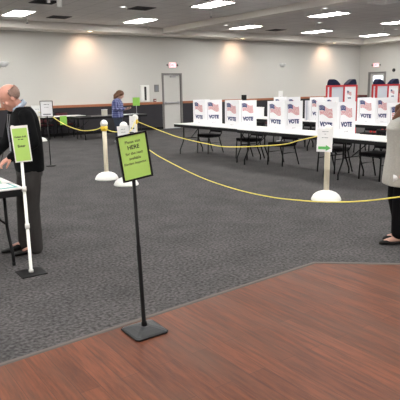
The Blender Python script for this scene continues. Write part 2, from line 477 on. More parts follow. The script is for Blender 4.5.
def make_vent():
    t = thing('ceiling_vent', '', 'vent', (0, 0, H))
    bm = bmesh.new(); a, w = .3, .03
    box(bm, -a, a, -a, -a+w, -.015, 0); box(bm, -a, a, a-w, a, -.015, 0); box(bm, -a, -a+w, -a+w, a-w, -.015, 0); box(bm, a-w, a, -a+w, a-w, -.015, 0)
    obj('frame', bm, M['ventdark'], t)
    bm = bmesh.new()
    for i in range(9): box(bm, -a+w, a-w, -.25+i*.06, -.235+i*.06, -.012, 0)
    obj('grille', bm, M['ventdark'], t)
    obj('backing', boxm(-a+w, a-w, -a+w, a-w, -.003, -.0005), M['blackp'], t)
    return t
v = make_vent()
for i, (x, y, l) in enumerate([(5.1, 13.9, 'dark ceiling vent at the top left, beside the hanging fixture'), (6.51, 16.57, 'dark ceiling vent near the soffit, between the two left light panels'),
                  (7.8, 13.75, 'dark square ceiling vent above the second light panel from the left'), (15.48, 16.55, 'dark ceiling vent right of the beam, near the soffit')]):
    c = v if i == 0 else copy_tree(v); c.location = (x, y, H); c['label'] = l; c['group'] = 'dark ceiling vents'
t = thing('air_diffuser', 'pale square air diffuser at the top right edge', 'vent', (13.0, 9.65, H))
for k, (a, z) in enumerate(((.32, -.02), (.23, -.035), (.13, -.05))):
    bm = bmesh.new(); w = .045
    box(bm, -a, a, -a, -a+w, z, z+.02); box(bm, -a, a, a-w, a, z, z+.02); box(bm, -a, -a+w, -a+w, a-w, z, z+.02); box(bm, a-w, a, -a+w, a-w, z, z+.02)
    obj('louver_ring', bm, M['white'], t)
obj('backing', boxm(-.31, .31, -.31, .31, -.004, -.0005), M['offlamp'], t)

def disc(x, y, z, label, lit=False, grp=None):
    t = thing('recessed_downlight', label, 'ceiling light', (x, y, z), 0, grp)
    obj('trim_ring', lathem([(.07, -.002), (.10, -.012), (.115, -.006), (.118, 0), (.07, -.0005)][::-1], 28), M['white'], t, True)
    obj('lamp', lathem([(.069, -.001), (.069, -.006), (.03, -.012)][::-1], 24), M['warm'] if lit else M['whitelamp'], t, True)
for x, y, l in [(12.43, 11.25, 'round white ceiling disc above the large light panel right of the beam'), (15.1, 13.9, 'round white ceiling disc between two light panels right of the beam'),
                (12.54, 16.02, 'small white ceiling disc touching the light panel right of the beam'), (19.79, 14.08, 'small white ceiling disc under the panel at the right edge'),
                (7.23, 13.75, 'round white ceiling disc left of the dark square vent')]:
    disc(x, y, H, l, grp='white ceiling discs')
for x, y, l in [(8.12, 17.75, 'small warm downlight in the soffit, left one of three'), (14.9, 17.95, 'small warm downlight in the soffit, middle one of three, right of the beam'), (20.55, 17.95, 'small warm downlight in the soffit, right one of three')]:
    disc(x, 17.95, SOF, l, True, 'soffit downlights')
    ld = bpy.data.lights.new('soffit_spot', 'SPOT'); ld.energy = 31; ld.color = (1.0, .66, .45); ld.spot_size = math.radians(112); ld.spot_blend = 1.0; ld.shadow_soft_size = .04
    lo = bpy.data.objects.new('soffit_spot', ld); C.objects.link(lo); lo.location = (x, 17.95, SOF-.04)
    lo.rotation_euler = (Vector((x+.1, YB, 2.6))-Vector((x, 17.95, SOF-.04))).to_track_quat('-Z', 'Y').to_euler()
    lo.parent = None

def sprinkler(x, y, l):
    t = thing('sprinkler_head', l, 'sprinkler', (x, y, H), 0, 'ceiling sprinklers')
    obj('escutcheon', lathem([(.03, 0), (.028, -.008), (.012, -.012)], 16), M['white'], t, True)
    obj('drop_pipe', tubem([(0, 0, -.01), (0, 0, -.14)], .012, 8), M['white'], t, True)
    obj('deflector', lathem([(.014, -.12), (.03, -.15), (.034, -.16)], 14), M['steel'], t, True)
for x, y, l in [(5.76, 17.3, 'sprinkler hanging below the leftmost light panel'), (10.05, 17.3, 'sprinkler hanging under the second light panel, left of the beam'), (9.99, 13.48, 'sprinkler under the panel at the top edge'),
                (14.63, 13.63, 'sprinkler under the large panel right of the beam'), (18.64, 13.81, 'sprinkler under the panel at the right edge'), (4.95, 11.7, 'sprinkler at the top edge, right of the hanging fixture')]:
    sprinkler(x, y, l)
# hanging projector
t = thing('hanging_fixture', 'white fixture hanging from the ceiling, cut by the top edge at left', 'ceiling fixture', (4.31, 11.1, 0))
obj('mount_pole', tubem([(0, 0, 3.47), (0, 0, H)], .025, 12), M['steel'], t, True)
obj('ceiling_plate', lathem([(.08, H-.015), (.08, H)], 20), M['white'], t)
bm = lathem([(.045, 3.28), (.052, 3.29), (.052, 3.47), (.02, 3.48)], 20, (.06, -.04, 0)); obj('housing', bm, M['white'], t, True)
bm = lathem([(.03, 3.36), (.035, 3.37), (.035, 3.47), (.02, 3.48)], 20, (-.13, .05, 0)); obj('lamp_can', bm, M['offlamp'], t, True)
obj('yoke', boxm(-.16, .1, -.02, .02, 3.475, 3.49), M['steel'], t)

# ---------------------------------------------------------------- folding tables
def leg_pts(s, e, D, hz):
    """one wishbone leg: s = side in depth (+-1), e = x position; splays outward below the cross bar"""
    w = D/2-.17
    return [(e, s*w, hz), (e, s*w, .36), (e, s*(w+.02), .30), (e, s*(D/2-.05), .10), (e, s*(D/2-.05), .012)]
def make_table(L=2.55, D=.80, Hh=.75, top='tabletop', inset=.18, name='folding_table'):
    """long axis X, origin at floor centre"""
    t = thing(name, '', 'table')
    obj('tabletop', boxm(-L/2, L/2, -D/2, D/2, Hh-.014, Hh, .004), M[top], t)
    bm = bmesh.new(); w = .012
    box(bm, -L/2+.002, L/2-.002, -D/2+.002, -D/2+.02, Hh-.078, Hh-.0145); box(bm, -L/2+.002, L/2-.002, D/2-.02, D/2-.002, Hh-.078, Hh-.0145)
    box(bm, -L/2+.002, -L/2+.02, -D/2+.02, D/2-.02, Hh-.078, Hh-.0145); box(bm, L/2-.02, L/2-.002, -D/2+.02, D/2-.02, Hh-.078, Hh-.0145)
    obj('edge_apron', bm, M['blackp'], t)
    for e in (-1, 1):
        x = e*(L/2-inset)
        for s in (-1, 1):
            l = obj('leg', tubem(leg_pts(s, x, D, Hh-.02), .0155, 10), M['blackm'], t, True)
            f = obj('foot_cap', lathem([(.018, 0), (.018, .03), (.014, .032)], 12, (x, s*(D/2-.05), 0)), M['blackp'], l, True)
        obj('cross_bar', tubem([(x, -D/2+.17, .38), (x, D/2-.17, .38)], .011, 8), M['blackm'], t, True)
        bm = tubem([(x, 0, .385), (x-e*.42, 0, Hh-.03)], .010, 8); tube(bm, [(x-e*.42, -.14, Hh-.035), (x-e*.42, .14, Hh-.035)], .010, 8)
        obj('brace', bm, M['blackm'], t, True)
    return t
ft = make_table()
def place(o, x, y, rz, label, group=None, first=[None]):
    o.location = (x, y, 0); o.rotation_euler = (0, 0, rz); o['label'] = label
    if group: o['group'] = group
    return o
ang = PI/2
FX = 7.73
place(ft, FX+.05, 10.27, ang+.025, 'white folding table at the left end of the long front row', 'front row folding tables')
place(copy_tree(ft), FX, 7.71, ang+.015, 'middle white folding table of the long front row', 'front row folding tables')
place(copy_tree(ft), FX-.02, 5.15, ang+.01, 'white folding table at the right end of the front row, behind the woman in grey', 'front row folding tables')
BX = 10.5
for y, l in [(11.2, 'white folding table at the far left end of the back row'), (8.55, 'middle white folding table of the back row'), (5.9, 'white folding table at the right end of the back row, near the grey cardigan')]:
    place(copy_tree(ft), BX, y, ang, l, 'back row folding tables')
place(make_table(L=2.5, top='tabledark', inset=.2), 8.18, 16.90, 0, 'dark topped folding table at the far wall where the woman in plaid stands')
st = make_table(L=1.50, D=.70, inset=.2)
place(st, 6.86, 17.90, 0, 'short white folding table by the far wall with a green sheet on its edge')

# the man's table, bottom left
mt = make_table(L=2.44, D=.76, inset=.14)
place(mt, 1.52-1.22, 5.42, 0, 'white folding table at the left edge, in front of the man, covered with papers')

# ---------------------------------------------------------------- chairs
def make_chair(fab):
    """faces -X; origin on floor under the seat centre"""
    t = thing('banquet_chair', '', 'chair')
    bm = boxm(-.21, .21, -.215, .215, .415, .475, .02); obj('seat', bm, M[fab], t, True)
    bk = Matrix.Translation((.255, 0, .68)) @ Matrix.Rotation(math.radians(9), 4, 'Y')
    obj('backrest', boxm(-.02, .02, -.21, .21, -.17, .14, .015, mtx=bk), M[fab], t, True)
    for s in (-1, 1):
        obj('leg', tubem([(-.19, s*.205, .425), (-.215, s*.21, 0)], .0145, 8), M['blackm'], t, True)
        obj('leg', tubem([(.15, s*.205, .425), (.20, s*.21, .25), (.29, s*.215, 0)], .0145, 8), M['blackm'], t, True)
        obj('back_post', tubem([(.15, s*.222, .425), (.225, s*.222, .50), (.285, s*.222, .83)], .0125, 8), M['blackm'], t, True)
        obj('side_rail', tubem([(-.20, s*.208, .27), (.195, s*.208, .27)], .008, 6), M['blackm'], t, True)
    obj('top_rail', tubem([(.285, -.222, .83), (.285, .222, .83)], .0125, 8), M['blackm'], t, True)
    obj('seat_frame', boxm(-.2, .2, -.2, .2, .4, .415), M['blackm'], t)
    return t
bc = make_chair('blackf'); mc = make_chair('maroonf')
fchairs = [(8.06, 11.02, .06, 'black chair under the left end of the front table row'),
           (8.08, 9.50, -.05, 'black chair at the front row, second from the left'),
           (7.96, 8.28, .05, 'black chair at the front row, third from the left'),
           (8.06, 7.00, 0, 'black chair at the front row, just left of the post with the arrow sign'),
           (7.96, 5.9, .04, 'black chair at the front row, seen right behind the arrow sign post'),
           (7.92, 4.75, .02, 'black chair at the front row, partly hidden by the woman in grey')]
fchairs[3] = (8.02, 6.93, 0, fchairs[3][3])
u1 = False
for x, y, r_, l in fchairs:
    c = bc if not u1 else copy_tree(bc); u1 = True
    c.location = (x, y, 0); c.rotation_euler = (0, 0, r_); c['label'] = l; c['group'] = 'chairs along the front table row'
for x, y, l in [(10.92, 11.3, 'black chair behind the left table of the back row'), (10.92, 10.5, 'black chair behind the back row, seen between the second and third front screens'),
                (10.92, 8.42, 'black chair behind the back row, showing right of the tall front screen'), (10.92, 6.5, 'black chair behind the back row, beside the grey cardigan')]:
    c = copy_tree(bc); c.location = (x, y, 0); c['label'] = l; c['group'] = 'chairs along the back table row'
mcs = [(6.45, 18.32, -PI/2, 'maroon chair behind the short far table, left one'), (7.15, 18.32, -PI/2, 'maroon chair behind the short far table, right one'), (12.35, 13.3, .3, 'maroon chair standing beyond the left end of the back row'), (14.2, 15.2, -.4, 'maroon chair near the far wall, seen between two screens')]
for i, (x, y, r_, l) in enumerate(mcs):
    c = mc if i == 0 else copy_tree(mc)
    c.location = (x, y, 0); c.rotation_euler = (0, 0, r_+(PI if r_ == -PI/2 else 0)); c['label'] = l; c['group'] = 'maroon chairs'
    if r_ == -PI/2: c.rotation_euler = (0, 0, PI/2)

# ---------------------------------------------------------------- flag + VOTE privacy screens
def flag_mesh(W=.31, Hf=.165, nx=14, ny=13):
    """in XZ plane facing -Y, hoist at x=0, top at z=0"""
    bm = bmesh.new()
    def P(s, t): return Vector((W*s + .02*t, 0, -Hf*t - .05*s*(1-.2*t) + .022*math.sin(s*2*PI)))
    g = [[bm.verts.new(P(i/nx, j/ny)) for i in range(nx+1)] for j in range(ny+1)]
    for j in range(ny):
        for i in range(nx):
            f = bm.faces.new((g[j][i], g[j+1][i], g[j+1][i+1], g[j][i+1]))
            f.material_index = 1 if (i < nx*.42 and j < 7) else (0 if j % 2 == 0 else 2)
    # stars
    for a in range(4):
        for b in range(3):
            c = P((a+.6)/4.6*.40, (b+.6)/3.6*.5)+Vector((0, -.0006, 0)); k = []
            for q in range(10):
                rr = .0085 if q % 2 == 0 else .0036
                k.append(bm.verts.new(c+Vector((rr*math.sin(q*PI/5), 0, rr*math.cos(q*PI/5)))))
            bm.faces.new(k).material_index = 2
    me = bpy.data.meshes.new('flag'); bm.to_mesh(me); bm.free()
    for m_ in (M['flagred'], M['flagblue'], M['flagwhite']): me.materials.append(m_)
    return me
FLAG = flag_mesh()
VOTE = text_mesh('VOTE', .108, bold=.0075); VOTE.materials.append(M['navy'])
CAP1 = text_mesh('★ ★ ★', .03); CAP1.materials.clear(); CAP1.materials.append(M['inkg'])
POLE = bpy.data.meshes.new('flag_pole'); _b = boxm(-.003, .003, -.0006, 0, -.40, .01); _b.to_mesh(POLE); _b.free(); POLE.materials.append(M['inkg'])
BW, BH = .50, .585
def panel_print(parent, flip=1, w=BW):
    f = link('flag', FLAG, parent); f.location = (-w/2+.075, -.0065, BH-.065)
    p = link('flag_pole', POLE, parent); p.location = (-w/2+.066, -.0065, BH-.07)
    v = link('lettering', VOTE, parent); v.location = (.0, -.0065, BH*.305); v.rotation_euler = (PI/2, .04, 0); v.scale = (1.05, 1, 1)
    c = link('stars_line', CAP1, parent); c.location = (0, -.0065, .05); c.rotation_euler = FACE_NEG_Y
PANEL = bpy.data.meshes.new('panel'); _b = boxm(-BW/2, BW/2, -.003, .003, 0, BH); _b.to_mesh(PANEL); _b.free(); PANEL.materials.append(M['board'])
def make_booth():
    """origin at the fold between the front panel (in plane X=0, y 0..BW) and the side panel (plane Y=0, x 0..BW)"""
    t = thing('voting_screen', '', 'voting screen')
    side = link('side_panel', PANEL, t); side.location = (BW/2, 0, 0); panel_print(side)
    fr = link('front_panel', PANEL, t); fr.location = (0, BW/2, 0); fr.rotation_euler = (0, 0, -PI/2); panel_print(fr)
    s2 = link('side_panel', PANEL, t); s2.location = (BW/2, BW, 0); s2.rotation_euler = (0, 0, PI); panel_print(s2)
    return t
bt = make_booth(); u1 = False
for x, y, l, g in [(7.60, 10.53, 'white VOTE screen farthest left on the front row', 'f'), (7.60, 9.265, 'second white VOTE screen from the left on the front row', 'f'),
                (7.60, 7.85, 'third white VOTE screen from the left on the front row', 'f'), (7.60, 6.52, 'large white VOTE screen behind the green arrow sign on the front row', 'f'),
                (7.60, 4.98, 'white VOTE screen on the front row mostly hidden by the woman in grey', 'f'),
                (10.25, 10.51, 'back row VOTE screen peeking over the third front screen', 'b'), (10.25, 9.19, 'back row VOTE screen peeking over the screen behind the arrow sign', 'b'),
                (10.25, 7.71, 'back row VOTE screen standing clear, left of the grey cardigan', 'b')]:
    c = bt if not u1 else copy_tree(bt); u1 = True
    c.location = (x, y, .75); c['label'] = l; c['group'] = 'VOTE screens on the front row' if g == 'f' else 'VOTE screens on the back row'

# folded screen standing edge-on, box, monitor on the back row
t = thing('folded_screen', 'folded pale grey screen standing edge-on, left of the back VOTE screen over the arrow sign', 'screen', (10.35, 9.86, .75))
for k in range(3): obj('panel', boxm(0, .42, k*.045-.004, k*.045+.004, 0, .5), M['boardg'] if k == 1 else M['board'], t)
t = thing('carton', 'small white carton on the back table, in the gap between two front screens', 'box', (10.55, 12.0, .75))
obj('body', boxm(-.12, .12, -.13, .13, 0, .27, .004), M['board'], t); obj('lid', boxm(-.125, .125, -.135, .135, .25, .285, .003), M['paper'], t)
t = thing('monitor', 'upright black screen rising behind the second front VOTE screen', 'monitor', (10.3, 12.33, .75), .5)
obj('base', boxm(-.1, .1, -.08, .08, 0, .015, .004), M['blackp'], t); obj('stand', boxm(-.02, .02, -.015, .015, .015, .4), M['blackp'], t)
obj('screen', boxm(-.02, .02, -.075, .075, .38, .64, .01), M['blackp'], t)

# ---------------------------------------------------------------- red framed standing booths
SFLAG = FLAG
def make_red():
    """front plane y=0 (faces -Y), two bays of .5 m in X, depth .2 in Y"""
    t = thing('red_voting_booth', '', 'voting booth')
    Wb, Db, Hb = 1.12, .13, 1.62; p = .026
    for x in (0, Wb/2, Wb):
        for y in (0, Db):
            obj('post', boxm(x-p, x+p, y-p, y+p, 0, Hb-.05, .004), M['red'], t)
    bm = bmesh.new()
    for y in (0, Db): box(bm, -p, Wb+p, y-p, y+p, Hb-.05, Hb, .004)
    for x in (0, Wb/2, Wb): box(bm, x-p, x+p, p, Db-p, Hb-.05, Hb)
    obj('top_rail', bm, M['red'], t)
    for i in (0, 1):
        pn = obj('front_panel', boxm(i*Wb/2+p, (i+1)*Wb/2-p, -.004, .004, .45, Hb-.05), M['boardg'] if i == 0 else M['board'], t)
        if i == 1:
            f = link('flag', FLAG, pn); f.location = (i*Wb/2+.14, -.006, Hb-.17); f.scale = (.62, 1, .62)
            v = link('lettering', VOTE, pn); v.location = (i*Wb/2+.25, -.006, Hb-.38); v.rotation_euler = FACE_NEG_Y; v.scale = (.5, .5, .5)
    for x in (0, Wb): obj('side_panel', boxm(x-.004, x+.004, p, Db-p, .45, Hb-.05), M['board'], t)
    obj('shelf', boxm(p, Wb-p, .01, Db-p, .86, .88), M['board'], t)
    # hoods: quarter-barrel fabric shades, open flat side towards the middle
    for i in (0, 1):
        bm = bmesh.new(); out = []
        n = 12; wd = .37; x0 = .02 if i == 0 else Wb-.02-wd
        prof = []
        for k in range(n+1):
            s_ = k/n; q_ = s_ if i == 0 else 1-s_          # q_ = 0 on the outer side
            z = .165*min(1, (q_/.12)**.5)*(1-max(0, (q_-.35)/.65)**1.6*.85)
            prof.append((x0+s_*wd, Hb+(z if q_ > 0 else .06)))
        prof = [(x0, Hb)]+prof+[(x0+wd, Hb)]; n = len(prof)-1
        for y, sc_ in ((-.02, .96), (0, 1), (Db, 1), (Db+.02, .96)):
            out.append([Vector((x, y, Hb+(z-Hb)*sc_)) for x, z in prof])
        vr = [[bm.verts.new(p_) for p_ in r_] for r_ in out]
        for a_, b_ in zip(vr, vr[1:]):
            for k in range(n): bm.faces.new((a_[k], a_[k+1], b_[k+1], b_[k]))
            bm.faces.new((a_[n], a_[0], b_[0], b_[n]))
        bm.faces.new(vr[0][::-1]); bm.faces.new(vr[-1])
        obj('hood', bm, M['hood'], t)
    return t
rb = make_red()
rb.location = (12.06, 10.62, 0); rb['label'] = 'red framed standing booth with dark hoods, left of the room corner'; rb['group'] = 'red framed standing booths'
c = copy_tree(rb); c.location = (14.12, 10.62, 0); c['label'] = 'red framed standing booth with dark hoods at the right, in front of the far door'

# ---------------------------------------------------------------- rope posts
def make_post(loc, label):
    t = thing('rope_post', label, 'post', loc, 0, 'white dome-based rope posts')
    obj('base_dome', lathem([(.215, 0), (.215, .012), (.205, .035), (.185, .07), (.15, .10), (.10, .122), (.06, .13), (.045, .14), (.041, .145)], 40), M['white'], t, True)
    obj('pole', lathem([(.0395, .12), (.0395, .95)], 24), M['ivory'], t, True)
    obj('rope_collar', lathem([(.042, .885), (.060, .90), (.064, .955), (.060, .975)], 24), M['yellowp'], t, True)
    prof = [(.02, .955)] + [(.068*math.sin(PI*k/14), 1.02-.068*math.cos(PI*k/14)) for k in range(2, 14)] + [(.004, 1.0875)]
    obj('ball_cap', lathem(prof, 24), M['white'], t, True)
    return t
PA = (4.285, 9.09); PB = (4.275, 8.30); PC = (5.95, 5.26); PD = (5.64, 10.40); PF = (5.96, 17.5); PE = (4.55, 1.75)
make_post((*PA, 0), 'ivory rope post with yellow collar standing left of the large green sign')
make_post((*PB, 0), 'ivory rope post right behind the large green sign, white card on it')
make_post((*PC, 0), 'ivory rope post with the green arrow card, in front of the long tables')
make_post((*PD, 0), 'ivory rope post behind the green sign with a narrow white card, farther than the other')
make_post((5.9, 17.35, 0), 'rope post at the far left behind the man, only its white dome and card showing')
make_post((*PE, 0), 'rope post beyond the right edge of the photo, end of the near rope')

def rope(pts, label, rad=.009):
    # Catmull-Rom through points
    pts = [Vector(p) for p in pts]; out = []
    P_ = [pts[0]*2-pts[1]] + pts + [pts[-1]*2-pts[-2]]
    for i in range(1, len(P_)-2):
        for k in range(6):
            s = k/6
            out.append(.5*((2*P_[i])+(P_[i+1]-P_[i-1])*s+(2*P_[i-1]-5*P_[i]+4*P_[i+1]-P_[i+2])*s*s+(3*P_[i]-P_[i-1]-3*P_[i+1]+P_[i+2])*s**3))
    out.append(pts[-1])
    o = obj('barrier_rope', tubem(out, rad, 8), M['yellow'], None, True)
    return tag(o, label, 'rope', 'yellow barrier ropes')
def sag(a, b, za, zb, dip, n=8):
    return [(a[0]+(b[0]-a[0])*i/n, a[1]+(b[1]-a[1])*i/n, za+(zb-za)*i/n-dip*4*(i/n)*(1-i/n)) for i in range(n+1)]
def off(a, b, d=.055):
    v = Vector((b[0]-a[0], b[1]-a[1])).normalized()*d; return (a[0]+v.x, a[1]+v.y)
rope([(*off(PB, PE), .935), (4.32, 7.54, .67), (4.34, 7.08, .55), (4.37, 6.2, .39), (4.40, 5.44, .32), (4.42, 4.79, .315), (4.43, 4.3, .35), (4.45, 3.93, .39), (4.46, 3.48, .47), (4.48, 3.03, .585), (4.52, 2.4, .76), (*off(PE, PB), .935)],
     'long yellow rope sagging low across the foreground to the right edge', .0068)
rope([(*off(PD, PC), .945), (5.68, 9.84, .85), (5.71, 9.31, .76), (5.75, 8.82, .685), (5.81, 8.0, .62), (5.85, 7.38, .61), (5.93, 6.22, .73), (5.96, 5.81, .83), (*off(PC, PD), .945)],
     'yellow rope looping below the long front tables to the arrow sign post', .0078)
rope(sag(off(PB, PD), off(PD, PB), .935, .945, .10), 'short yellow rope between the two posts behind the green sign')
rope(sag(off(PA, PB), off(PB, PA), .935, .935, .04, 5), 'very short yellow rope linking the two nearest left posts')
rope([(*off((5.9, 17.35), PA), .94), (5.3, 14.6, .88), (4.75, 11.9, .80), (4.5, 10.6, .80), (4.35, 9.7, .87), (*off(PA, (5.9, 17.35)), .935)] if False else
     [(5.885, 17.29, .94), (5.4, 15.0, .96), (4.72, 12.6, .93), (4.5, 11.4, .86), (4.39, 10.4, .82), (4.33, 9.65, .87), (4.308, 9.275, .935)],
     'yellow rope running from behind the man to the left ivory post')

# cards on posts
def card(name, label, loc, rz, w, h, tilt=0, lines=(), group=None, m='paper', lm='inkg', arrow_=False):
    t = thing(name, label, 'sign', loc, rz, group); t.rotation_euler = (0, tilt, rz)
    obj('sheet', boxm(-w/2, w/2, -.002, .002, -h/2, h/2), M[m], t)
    for s, size, z in lines: lettering(t, s, size, (0, -.003, z), M[lm])
    if arrow_:
        bm = bmesh.new(); z = -h/2+.055
        pts = [(-.085, -.02), (.02, -.02), (.02, -.043), (.09, 0), (.02, .043), (.02, .02), (-.085, .02)]
        vs = [bm.verts.new((x, -.003, z+y)) for x, y in pts]; bm.faces.new(vs); bmesh.ops.triangulate(bm, faces=bm.faces)
        obj('arrow', bm, M['arrow'], t)
    return t
view = -math.radians(35)
card('arrow_card', 'white card with a green right-pointing arrow taped to an ivory post', (PC[0]-.125, PC[1]-.055, .875), view-.15, .215, .32, math.radians(2), [('#aaaaaa aaaa', .014, .125), ('#aaa', .014, .09), ('#aaa aaaaaa', .016, .04)], arrow_=True)
card('notice_card', 'white card hung on the nearer post behind the large green sign', (PB[0]-.065, PB[1]-.11, .90), view+.1, .20, .25, math.radians(-4), [('#aaaa aaa', .016, .07), ('#aaa aaaa', .016, .02), ('#aaaaa aa', .016, -.09)])
card('notice_card', 'narrow white card with a dark line of print on the farther post', (PD[0]-.10, PD[1]-.06, .89), view-.6, .18, .34, math.radians(2), [('#aaa', .06, -.09), ('#aa aa', .014, .06)], lm='ink')
card('notice_card', 'white card on the post behind the bald man, left edge', (5.84, 17.26, .98), view+.2, .36, .34, 0, [('#aaaa aaa', .03, .05)])

# ---------------------------------------------------------------- sign stands
# foreground black stand
t = thing('sign_stand', 'black floor stand holding the large tilted lime green sign in the foreground', 'sign stand', (1.67, 3.075, 0))
t.location.y = 3.07
bm = bmesh.new()
def sq(r, z, k=.18):
    pts = []
    for i in range(4):
        a0 = PI/4+i*PI/2
        for dd in (-k, k): pts.append(Vector((r*math.sqrt(2)*math.cos(a0+dd)*.97, r*math.sqrt(2)*math.sin(a0+dd)*.97, z)))
    return pts
rings(bm, [sq(.113, .001, .09), sq(.116, .012, .09), sq(.108, .02, .09), sq(.068, .036, .14), sq(.03, .046, .3)])
obj('base', bm, M['slate'], t)
obj('rubber_edge', (lambda b: (rings(b, [sq(.117, 0, .09), sq(.1205, .004, .09), sq(.1205, .011, .09), sq(.117, .013, .09)]), b)[1])(bmesh.new()), M['blackp'], t)
obj('pole', lathem([(.022, .04), (.018, .07), (.0145, .075), (.0145, .62), (.012, .625), (.012, 1.10)], 18), M['blackm'], t, True); children(t)[-1].rotation_euler = (0, -.032, 0)
obj('height_knob', tubem([(.008, -.01, .13), (.03, -.03, .13)], [.008, .011], 12), M['blackm'], t, True) if False else None
fr = bpy.data.objects.new('sign_frame', None)
tilt = math.radians(7.5)
fm = Matrix.Translation((-.028, -.016, 1.218)) @ Matrix.Rotation(math.radians(-3), 4, 'Z') @ Matrix.Rotation(tilt*-1, 4, 'Y') @ Matrix.Rotation(0, 4, 'X')
W_, H_ = .212, .300
bpy.data.objects.remove(fr)
bm = bmesh.new(); w = .011
box(bm, -W_/2, W_/2, -.008, .008, H_/2-w, H_/2); box(bm, -W_/2, W_/2, -.008, .008, -H_/2, -H_/2+w)
box(bm, -W_/2, -W_/2+w, -.008, .008, -H_/2+w, H_/2-w); box(bm, W_/2-w, W_/2, -.008, .008, -H_/2+w, H_/2-w); box(bm, -W_/2+w, W_/2-w, .004, .008, -H_/2+w, H_/2-w)
fr = obj('sign_frame', bm, M['blackm'], t); fr.matrix_local = fm
pp = obj('green_sheet', boxm(-W_/2+w, W_/2-w, -.001, .0035, -H_/2+w, H_/2-w), M['green'], fr)
for s, size, z, b in [('Please visit', .025, .098, 0), ('HERE', .036, .062, .0008), ('for the next', .025, .024, 0), ('available', .025, -.008, 0), ('Election Inspector.', .0215, -.040, 0)]:
    lettering(fr, s, size, (0, -.002, z), M['ink'], bold=b or .0003)

# white tripod-less stand at the left
t = thing('sign_stand', 'white pole stand with a lime green portrait sign, in front of the man', 'sign stand', (1.44, 4.765, 0))
obj('base', boxm(-.115, .115, -.115, .115, 0, .008, .002), M['blackp'], t); children(t)[0].rotation_euler = (0, 0, .0)
obj('pole', lathem([(.021, .008), (.021, .03), (.0145, .035), (.0145, .44), (.0135, .44), (.0135, .78), (.0125, .78), (.0125, 1.03)], 18), M['white'], t, True)
for z in (.42, .76): obj('pole_collar', lathem([(.0145, z), (.020, z+.005), (.020, z+.045), (.0145, z+.05)], 18), M['white'], t, True)
sg = obj('sign_holder', boxm(-.072, .072, -.003, .003, -.158, .158), M['paper'], t)
sg.matrix_local = Matrix.Translation((.004, -.018, 1.187)) @ Matrix.Rotation(view+.18, 4, 'Z') @ Matrix.Rotation(math.radians(-3.5), 4, 'Y')
obj('green_sheet', boxm(-.062, .062, -.005, -.0035, -.148, .136), M['green'], sg)
for s, size, z in [('Voters A-K', .0215, .062), ('#aa aaa', .014, .040), ('Enter', .030, -.018)]:
    lettering(sg, s, size, (.0, -.0065, z), M['ink'], bold=.0008)

# far left black stand
def small_stand(loc, label, w, h, zc, m='paper', frame='blackm', rz=view, base=True, polem='blackm', lines=(), name='sign_stand', br=.11):
    t = thing(name, label, 'sign stand', loc, rz)
    obj('base', lathem([(br, 0), (br, .01), (br*.8, .018), (.02, .024)], 28), M[polem], t, True)
    obj('pole', lathem([(.010, .02), (.010, zc-h/2+.01)], 12), M[polem], t, True)
    if frame:
        bm = bmesh.new(); k = .012
        box(bm, -w/2-k, w/2+k, -.008, .008, zc+h/2, zc+h/2+k); box(bm, -w/2-k, w/2+k, -.008, .008, zc-h/2-k, zc-h/2)
        box(bm, -w/2-k, -w/2, -.008, .008, zc-h/2, zc+h/2); box(bm, w/2, w/2+k, -.008, .008, zc-h/2, zc+h/2)
        obj('frame', bm, M[frame], t)
    obj('sheet', boxm(-w/2, w/2, -.003, .003, zc-h/2, zc+h/2), M[m], t)
    for s, size, z in lines: lettering(t, s, size, (0, -.0045, z), M['inkg'])
    return t
small_stand((4.10, 11.50, 0), 'thin black stand with a framed white notice, just right of the man', .25, .32, 1.235, lines=[('#aaaa aa', .03, 1.33), ('#aa aaaaa', .02, 1.27), ('#aaaaaa', .05, 1.12)], m='board')
small_stand((11.3, 11.85, 0), 'white card on a thin stand rising above the back row screens', .13, .17, 1.40, frame=None, polem='steel')
# lime sign standing on the far table
t = small_stand((9.10, 16.65, .75), 'small lime green sign on a short stand on the far table', .24, .28, .43, m='greenfar', frame=None, polem='steel', name='table_sign', br=.06)
t = card('hanging_sheet', 'lime green sheet hanging from the edge of the short far table', (6.80, 17.545, .615), 0, .24, .30, 0, [], m='greenfar')
t = thing('carton', 'cream carton on the far table, left of the woman in plaid', 'box', (7.92, 16.72, .75), .2)
obj('body', boxm(-.08, .08, -.06, .06, 0, .2, .004), M['card'], t); obj('lid', boxm(-.084, .084, -.064, .064, .19, .21, .003), M['paper'], t)
for x, y, r_, l, m_ in [(8.45, 16.70, .05, 'white paper on the far table beside the lime sign', 'paper'), (8.98, 16.98, -.1, 'white paper near the right end of the far table', 'paper'), (7.2, 16.8, .1, 'dark folder at the left end of the far table', 'blackp')]:
    o = obj('paper_sheet' if m_ == 'paper' else 'folder', boxm(-.2, .2, -.15, .15, 0, .004 if m_ == 'paper' else .02), M[m_]); o.location = (x, y, .75); o.rotation_euler = (0, 0, r_)
    tag(o, l, 'paper' if m_ == 'paper' else 'folder')

# papers on the man's table
def sheet(x, y, rz, w, h, m_, z, label):
    o = obj('paper_sheet', boxm(-w/2, w/2, -h/2, h/2, 0, .0015), M[m_]); o.location = (x, y, z); o.rotation_euler = (0, 0, rz)
    return tag(o, label, 'paper')
sheet(1.30, 5.22, .05, .36, .28, 'teal', .7502, 'teal bordered map sheet under the white page, on the near left table')
sheet(1.29, 5.24, .05, .32, .23, 'paper', .7520, 'white page lying on the teal sheet at the table corner')
sheet(1.30, 5.52, -.2, .28, .21, 'mint', .7502, 'mint green sheet on the near left table, in front of the man')
sheet(.95, 5.35, .12, .28, .36, 'paper', .7502, 'white page at the left edge of the photo, on the near table')

